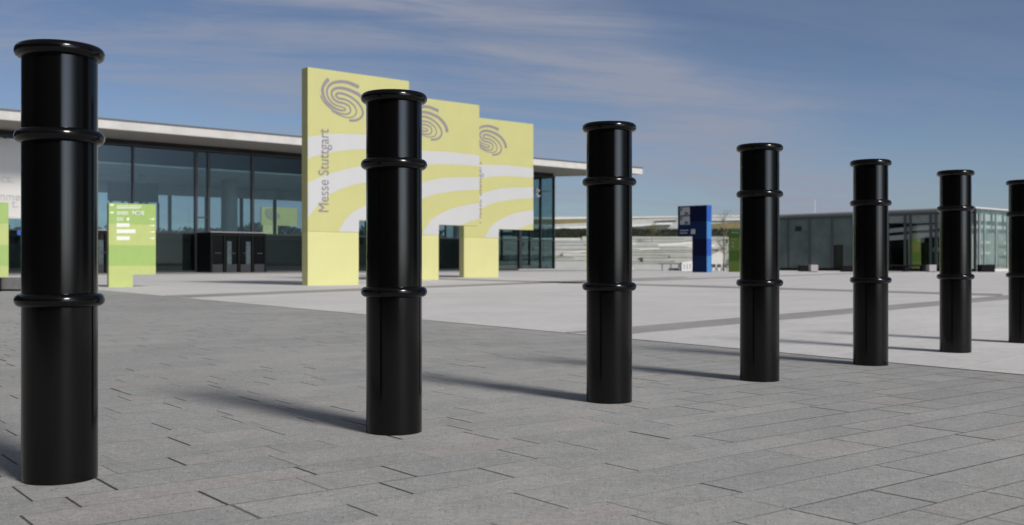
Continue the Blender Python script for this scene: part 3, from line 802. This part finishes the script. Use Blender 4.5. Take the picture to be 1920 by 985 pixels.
# hedge
Yh = Y0 + dY * 12 + 1.0; z0 = EYE - (444.0 - HY) / F * Yh; z1 = EYE - (429.5 - HY) / F * Yh
xa, xb = X(960, Yh), X(1560, Yh)
t = empty('hedge', (xa, Yh, z0 - .2)); tag(t, 'long dark clipped hedge along the top of the terraces', 'hedge')
b = MB(); b.box(0, xb - xa, .25, 1.6, 0, z1 - z0 + .1)
rh = random.Random(5)
for k in range(9000):
    x = rh.uniform(0, xb - xa); y = rh.uniform(0, .5); z = rh.uniform(0.05, z1 - z0 + .2 + .06 * math.sin(x * 1.7) + .05 * math.sin(x * 4.1))
    if rh.random() < .3: z = z1 - z0 + .14 + rh.uniform(-.1, .1); y = rh.uniform(0, 1.2)
    sz = rh.uniform(.04, .09); a = rh.uniform(0, 6.28); c_ = rh.uniform(-1, 1)
    d1 = Vector((math.cos(a), math.sin(a) * .6, c_)).normalized() * sz; d2 = Vector((-math.sin(a) * c_, .4, math.cos(a))).normalized() * sz * .6
    p = Vector((x, y, z)); b.add([p - d1, p + d2, p + d1, p - d2], [(0, 1, 2, 3)])
b.build('foliage', M['hedge'], t)
tag(MB().box(X(700, Yh), X(1700, Yh), Yh + 1.7, 260, -0.015, z0 - .1).build('terrain', M['terrace_grass']), kind='structure')

# far hall with a grass roof
Yf = 170.0
def fp(x, y, dy=0): p = at(x, y, Yf + dy); return (p.x, p.y, p.z)
t = empty('far_hall', (X(1200, Yf), Yf, 2.0)); tag(t, 'long low white hall with an olive grass roof beyond the hedge', 'building')
off = Vector((X(1200, Yf), Yf, 2.0))
def slab(name, top, bot, dfront, dback, mat, par=t):
    """long strip: top and bottom outlines given along the survey, solid from dfront to dback metres deep"""
    n = len(top); vs = []
    for dd in (dfront, dback):
        for L in (top, bot):
            for x, y in L: vs.append(Vector((X(x, Yf), Yf + dd, EYE - (y - HY) / F * Yf)) - off)
    fs_ = []
    for i in range(n - 1):
        fs_ += [(i, i + 1, n + i + 1, n + i), (2 * n + i, 3 * n + i, 3 * n + i + 1, 2 * n + i + 1), (i, 2 * n + i, 2 * n + i + 1, i + 1), (n + i, n + i + 1, 3 * n + i + 1, 3 * n + i)]
    fs_ += [(0, n, 3 * n, 2 * n), (n - 1, 3 * n - 1, 4 * n - 1, 2 * n - 1)]
    return MB().add(vs, fs_).build(name, M[mat], par)
slab('roof', [(900, 403.5), (1040, 404), (1200, 403.5), (1340, 401.5), (1460, 401), (1700, 400)], [(900, 409), (1040, 409.3), (1200, 406.6), (1340, 404.3), (1460, 404), (1700, 403)], 6, 60, 'white_paint')
slab('grass_roof', [(900, 409), (1040, 409.5), (1110, 408.3), (1200, 406.8), (1275, 405.6), (1340, 404.5), (1460, 404), (1700, 403)], [(900, 423), (1040, 420.5), (1110, 417), (1200, 410.5), (1275, 408.2), (1340, 407.0), (1460, 406), (1700, 405)], 4, 30, 'roof_grass')
slab('wall', [(900, 421), (1040, 420), (1110, 416.8), (1200, 410.2), (1275, 408), (1340, 407), (1460, 406), (1700, 405)], [(900, 434), (1040, 434), (1110, 434), (1200, 434), (1275, 434), (1340, 434), (1460, 434), (1700, 434)], 2, 28, 'wall_stone')
slab('parapet', [(1040, 426), (1110, 422.5), (1200, 420.5), (1234, 417.5), (1262, 417)], [(1040, 429), (1110, 428), (1200, 424.5), (1234, 421.5), (1262, 421)], 1, 1.9, 'white_paint')
slab('canopy', [(1230, 414.2), (1272, 412.2)], [(1230, 416.4), (1272, 414.4)], 1.85, 1.95, 'frame')  # dark strip standing in for the dark opening in the white wall
slab('parapet', [(1335, 412.5), (1390, 410.5), (1470, 409)], [(1335, 420), (1390, 415.5), (1470, 414.5)], 1, 1.9, 'white_paint')
slab('bank', [(1335, 420.5), (1390, 416), (1470, 415), (1700, 414)], [(1335, 434), (1390, 434), (1470, 434), (1700, 434)], .6, 1.9, 'roof_grass')
slab('window_band', [(1335, 413.9), (1470, 411.0)], [(1335, 415.0), (1470, 412.1)], .7, .95, 'rail')

# mast beyond the pavilion
p = at(1528, 408, 120)
t = empty('mast', (p.x, p.y, 0)); tag(t, 'thin white mast rising behind the pavilion roof', 'mast')
MB().tube([(0, 0, 0), (0, 0, EYE - (374 - HY) / F * 120)], [.06, .025], 8).build('pole', M['white_paint'], t)

# young trees
def limb_tree(name, px, ybase, ytop, Y, spread, leaves, leafmat, label, seed, bare=False):
    r_ = random.Random(seed); base = at(px, ybase, Y); hgt = (ybase - ytop) / F * Y
    t = empty(name, tuple(base)); tag(t, label, 'tree')
    tr = MB(); tips = []
    tr.tube([(0, 0, -.1), (.02, 0, hgt * .3), (-.01, .02, hgt * .6), (.02, 0, hgt * .97)], [.05 * hgt / 3, .04 * hgt / 3, .026 * hgt / 3, .008], 7)
    for k in range(26 if bare else 16):
        z = hgt * r_.uniform(.22 if bare else .3, .92); a = r_.uniform(0, 6.28); L = spread * (1.05 - z / hgt * .75) * r_.uniform(.6, 1.1)
        p0 = Vector((0, 0, z)); p1 = p0 + Vector((math.cos(a) * L * .5, math.sin(a) * L * .5, L * .45)); p2 = p1 + Vector((math.cos(a + .3) * L * .4, math.sin(a + .3) * L * .4, L * .55))
        tr.tube([p0, p1, p2], [.014 * hgt / 3, .010 * hgt / 3, .004], 5); tips += [p1, p2, (p0 + p1) / 2]
        for q in range(3):
            a2 = a + r_.uniform(-1.2, 1.2); s0 = p0.lerp(p2, r_.uniform(.3, .9)); s1 = s0 + Vector((math.cos(a2), math.sin(a2), .9)) * L * .28
            tr.tube([s0, s1], [.006 * hgt / 3, .003], 4); tips.append(s1)
    tr.build('trunk', M['bark'], t)
    cr = MB()
    for k in range(leaves):
        p = r_.choice(tips) + Vector((r_.gauss(0, 1), r_.gauss(0, 1), r_.gauss(0, 1))) * spread * .13
        sz = r_.uniform(.025, .055) * (hgt / 2 if not bare else .8); d1 = Vector((r_.uniform(-1, 1), r_.uniform(-1, 1), r_.uniform(-1, 1))).normalized() * sz; d2 = d1.orthogonal().normalized() * sz * .55
        cr.add([p - d1, p + d2, p + d1, p - d2], [(0, 1, 2, 3)])
    cr.build('crown', M[leafmat], t)
limb_tree('young_tree', 1222, 452, 425, 88.0, .95, 1500, 'leaf', 'small bushy olive-brown tree in front of the hedge, left of the blue sign', 2)
limb_tree('young_tree', 1357, 509, 396, 62.0, .95, 420, 'leaf', 'tall thin nearly bare young tree between the blue sign and the darker green sign', 4, True)

# things at the foot of the terraces
Yt = 62.0
p = at(1238, 509, Yt); q = at(1276, 509, Yt)
t = empty('bike_shelter', (p.x, Yt, 0.0045)); tag(t, 'small dark shelter with posts at the foot of the terraces, left of the blue sign', 'shelter')
w = q.x - p.x; zr = EYE - (494 - HY) / F * Yt
MB().box(-.05, w + .1, 0, .9, zr - .06, zr).build('roof', M['rail'], t)
for x, ww in ((.1, .05), (.62, .05), (w - .12, .08)): MB().box(x, x + ww, .05, .12, 0, zr - .062).build('post', M['rail'], t)
MB().box(.6, w - .1, .3, .7, .02, .16).build('bench', M['rail'], t)
p = at(1278, 509, Yt); q = at(1300, 509, Yt)
t = empty('white_locker', (p.x, Yt, 0.0045)); tag(t, 'white slatted locker box touching the foot of the blue sign', 'locker')
w = q.x - p.x; zr = EYE - (492.5 - HY) / F * Yt
MB().prism_xz([(0, 0), (w, 0), (w, zr + .09), (0, zr)], 0, .6).build('body', M['white_paint'], t, .01)
for k in range(3): MB().box(w * (.2 + .25 * k), w * (.25 + .25 * k), -.01, -.001, .08, zr - .08).build('slot', M['rail'], t)
p = at(1333, 509, Yt + 1); q = at(1366, 509, Yt + 1)
t = empty('white_wall', (p.x, Yt + 2, 0.0045)); tag(t, 'short white wall with sloping top between the blue sign and the darker green sign', 'wall')
w = q.x - p.x; h1 = EYE - (482 - HY) / F * (Yt + 2); h2 = EYE - (473 - HY) / F * (Yt + 2)
MB().prism_xz([(0, 0), (w, 0), (w, h2), (w * .55, h2), (0, h1)], 0, .3).build('wall_body', M['wall_stone_b'], t)
for k in range(3):
    x0 = 1335 + k * 10.5; p = at(x0, 509, Yt + .3)
    t = empty('cafe_chair', (p.x, Yt + .3, 0.0045)); tag(t, '%s dark metal chair before the short white wall' % ['left', 'middle', 'right'][k], 'chair', 'dark chairs before the short white wall')
    MB().box(0, .26, 0, .26, .2, .225).build('seat', M['rail'], t); MB().box(0, .26, .24, .27, .226, .40).build('backrest', M['rail'], t)
    for xx in (.0, .235):
        for yy in (0, .235): MB().box(xx, xx + .025, yy, yy + .025, 0, .199).build('leg', M['rail'], t)

# wood seen through the left hall
b = MB(); rw = random.Random(9)
Yw = 120
for k in range(15000):
    x = rw.uniform(-95, -8); ztop = 4.4 + 1.3 * noise.noise(Vector((x * .12, 0, 0))) + .8 * noise.noise(Vector((x * .5, 3, 0)))
    z = ztop * rw.uniform(0, 1) ** .6; y = Yw + rw.uniform(-3, 3)
    sz = rw.uniform(.18, .42); d1 = Vector((rw.uniform(-1, 1), rw.uniform(-1, 1), rw.uniform(-1, 1))).normalized() * sz; d2 = d1.orthogonal().normalized() * sz * .6
    p = Vector((x, y, z)); b.add([p - d1, p + d2, p + d1, p - d2], [(0, 1, 2, 3)])
tag(b.build('far_wood', M['wood_green']), 'dark line of far trees seen through the glass hall', 'trees', kind='stuff')

# unseen halls added around the viewpoint to darken reflections in the bollards and the glazing
def added_dark_hall(x0, x1, y0, y1, hgt, label, mat):
    t = empty('added_dark_hall', ((x0 + x1) / 2, y0, 0)); tag(t, label, 'building')
    w = (x1 - x0) / 2
    MB().box(-w, w, y1 - y0, 0, 0.0, hgt).build('wall', mat, t)
    MB().box(-w - .8, w + .8, y1 - y0 - .8, .8, hgt + .002, hgt + .5).build('roof', M['concrete'], t)
    k = -w + 1.2
    while k < w - 3:
        MB().box(k, k + 2.4, .002, .03, .6, hgt - .8).build('window', M['frame'], t); k += 3.4
    return t
added_dark_hall(-42, 6.5, -12, -26, 8.5, 'added dark hall for reflections, behind the viewpoint on the left', M['inner_dark'])
added_dark_hall(24, 36, 15, 4.5, 8.0, 'added dark hall for reflections, right of the viewpoint', M['inner_dark'])
added_dark_hall(-34, -15, 16, -11, 8.0, 'added dark hall for reflections, left of the viewpoint', M['inner_dark'])
t = empty('added_street_lamp', (11.0, -9.0, 0)); tag(t, 'dark street lamp added for reflections, behind the viewpoint, in the gap between the two dark halls', 'lamp')
MB().tube([(0, 0, 0), (0, 0, 5.2)], [.11, .07], 16).build('pole', M['frame'], t)  # unlit pole added for a dark line in the bollards' gloss
MB().lathe([(.02, 5.2), (.25, 5.25), (.28, 5.4), (.02, 5.5)], 24).build('lamp_head', M['frame'], t)

# ------------------------------------------------------------------ sun, sky
SUN_EL = 37.0
sd = Vector((.677, -.736)).normalized()
sv = Vector((sd.x * math.cos(R(SUN_EL)), sd.y * math.cos(R(SUN_EL)), math.sin(R(SUN_EL))))
L = D.lights.new('sun', 'SUN'); L.energy = 3.4; L.angle = R(12.0); L.color = (1.0, .945, .87)
so = D.objects.new('sun', L); COL.objects.link(so); so.rotation_euler = sv.to_track_quat('Z', 'Y').to_euler(); so.location = (6, -6, 20)
w = D.worlds.new('World'); scn.world = w; w.use_nodes = True
nt = NT(w.node_tree); bg = nt.n['Background']
sky = nt.new('ShaderNodeTexSky'); sky.sky_type = 'NISHITA'; sky.sun_disc = False
sky.sun_elevation = R(SUN_EL); sky.sun_rotation = math.atan2(sd.x, sd.y)
sky.air_density = 1.0; sky.dust_density = 0.6; sky.ozone_density = 2.0; sky.altitude = 300
tc = nt.new('ShaderNodeTexCoord').outputs['Generated']
dirn = nt.vm('NORMALIZE', tc)
sp = nt.new('ShaderNodeSeparateXYZ'); nt.l.new(dirn, sp.inputs[0])
zc = nt.m('MAXIMUM', sp.outputs[2], 0.0)
hz = nt.m('ADD', zc, 0.15)
qx = nt.m('DIVIDE', sp.outputs[0], hz); qy = nt.m('DIVIDE', sp.outputs[1], hz)
# cloud field on a high plane
rot = lambda ang: (nt.m('ADD', nt.m('MULTIPLY', qx, math.cos(ang)), nt.m('MULTIPLY', qy, math.sin(ang))),
                   nt.m('ADD', nt.m('MULTIPLY', qx, -math.sin(ang)), nt.m('MULTIPLY', qy, math.cos(ang))))
ax, ay = rot(R(20))
v1 = nt.comb(nt.m('MULTIPLY', ax, 0.42), nt.m('MULTIPLY', ay, 1.0), 0.0)
n1 = nt.noise(v1, 1.6, 8, 0.58, 0.6)
bx_, by_ = rot(R(12))
v2 = nt.comb(nt.m("MULTIPLY", bx_, 0.26), by_, 3.0)
n2 = nt.noise(v2, 5.5, 8, 0.66, 0.7)
wob = nt.m('MULTIPLY', nt.m('SUBTRACT', nt.noise(nt.comb(qx, qy, 7.0), 1.3, 5, .6), 0.5), 0.9)
dd = nt.m('ADD', nt.m('SUBTRACT', nt.m('MULTIPLY', qx, .83), nt.m('MULTIPLY', qy, .55)), wob)
u0 = nt.m('DIVIDE', nt.m('ADD', dd, 1.42), 0.30)
band = nt.m('EXPONENT', nt.m('MULTIPLY', nt.m('MULTIPLY', u0, u0), -1.0))
left = nt.ramp(dd, -1.1, -1.9)
cl = nt.m('MULTIPLY', nt.ramp(nt.m('ADD', nt.m('MULTIPLY', n1, .5), nt.m('MULTIPLY', n2, .5)), .38, .62), nt.m('MULTIPLY_ADD', left, .52, .14))
cl = nt.m('ADD', cl, nt.m('MULTIPLY', band, nt.ramp(n2, .25, .65, .36, .80)))
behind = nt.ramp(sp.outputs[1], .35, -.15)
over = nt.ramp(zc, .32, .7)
fill_veil = nt.m('MULTIPLY', nt.m('MAXIMUM', behind, over), nt.ramp(n1, .3, .7, .10, .45))  # grey cloud added out of view to neutralise the fill light
cl = nt.m('MINIMUM', nt.m('MAXIMUM', cl, fill_veil), .85)
skyc = nt.mix(1.0, sky.outputs[0], (.80, .93, 1.18), 'MULTIPLY')
hs = nt.new('ShaderNodeHueSaturation'); hs.inputs['Saturation'].default_value = .90; nt.l.new(skyc, hs.inputs['Color'])
dark_h = nt.ramp(zc, 0.0, 0.30, .92, .73)
sk = nt.new('ShaderNodeVectorMath', operation='SCALE'); nt.l.new(hs.outputs[0], sk.inputs[0]); nt.l.new(dark_h, sk.inputs['Scale'])
col = nt.mix(cl, sk.outputs[0], (4.25, 4.6, 5.75))
sdot = nt.m('MAXIMUM', nt.vm('DOT_PRODUCT', dirn, tuple(sv), 1), 0.0)
glow = nt.m('MULTIPLY_ADD', nt.m('POWER', sdot, 12.0), 3.0, 1.0)
lowd = nt.m('MULTIPLY', behind, nt.ramp(zc, .30, .02))  # low sky behind the camera dimmed for calmer bollard reflections
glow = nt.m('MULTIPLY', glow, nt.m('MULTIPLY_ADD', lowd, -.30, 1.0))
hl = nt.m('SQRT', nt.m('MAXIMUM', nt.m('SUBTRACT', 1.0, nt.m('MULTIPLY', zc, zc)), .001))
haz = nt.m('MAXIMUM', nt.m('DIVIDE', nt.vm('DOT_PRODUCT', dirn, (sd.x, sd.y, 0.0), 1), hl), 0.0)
added_haze = nt.m('MULTIPLY', nt.m('POWER', haz, 22.0), nt.ramp(zc, .48, .16))  # bright haze added below the sun to streak the bollards' gloss
glow = nt.m('ADD', glow, nt.m('MULTIPLY', added_haze, 22.0))
col = nt.mix(nt.m('MULTIPLY', nt.m('MAXIMUM', behind, over), .75), col, (1.5, 1.57, 1.66))  # unseen sky behind and overhead greyed for neutral fill
gs = nt.new('ShaderNodeVectorMath', operation='SCALE'); nt.l.new(col, gs.inputs[0]); nt.l.new(glow, gs.inputs['Scale'])
col = gs.outputs[0]
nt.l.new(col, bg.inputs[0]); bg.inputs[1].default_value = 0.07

# ------------------------------------------------------------------ camera
cam = D.cameras.new('camera'); co = D.objects.new('camera', cam); COL.objects.link(co); scn.camera = co
co.location = (0, 0, EYE); co.rotation_euler = (R(90), 0, 0)
cam.sensor_width = 36; cam.lens = 36 * F / 1920; cam.clip_start = .05; cam.clip_end = 4000
cam.dof.use_dof = True; cam.dof.focus_distance = 3.2; cam.dof.aperture_fstop = 6.0; cam.dof.aperture_blades = 0

scn.render.engine = 'CYCLES'
scn.cycles.use_denoising = True
scn.cycles.max_bounces = 10; scn.cycles.transparent_max_bounces = 24; scn.cycles.glossy_bounces = 5
scn.view_settings.view_transform = 'Standard'; scn.view_settings.look = 'None'
scn.view_settings.exposure = 0.0; scn.view_settings.gamma = 1.0
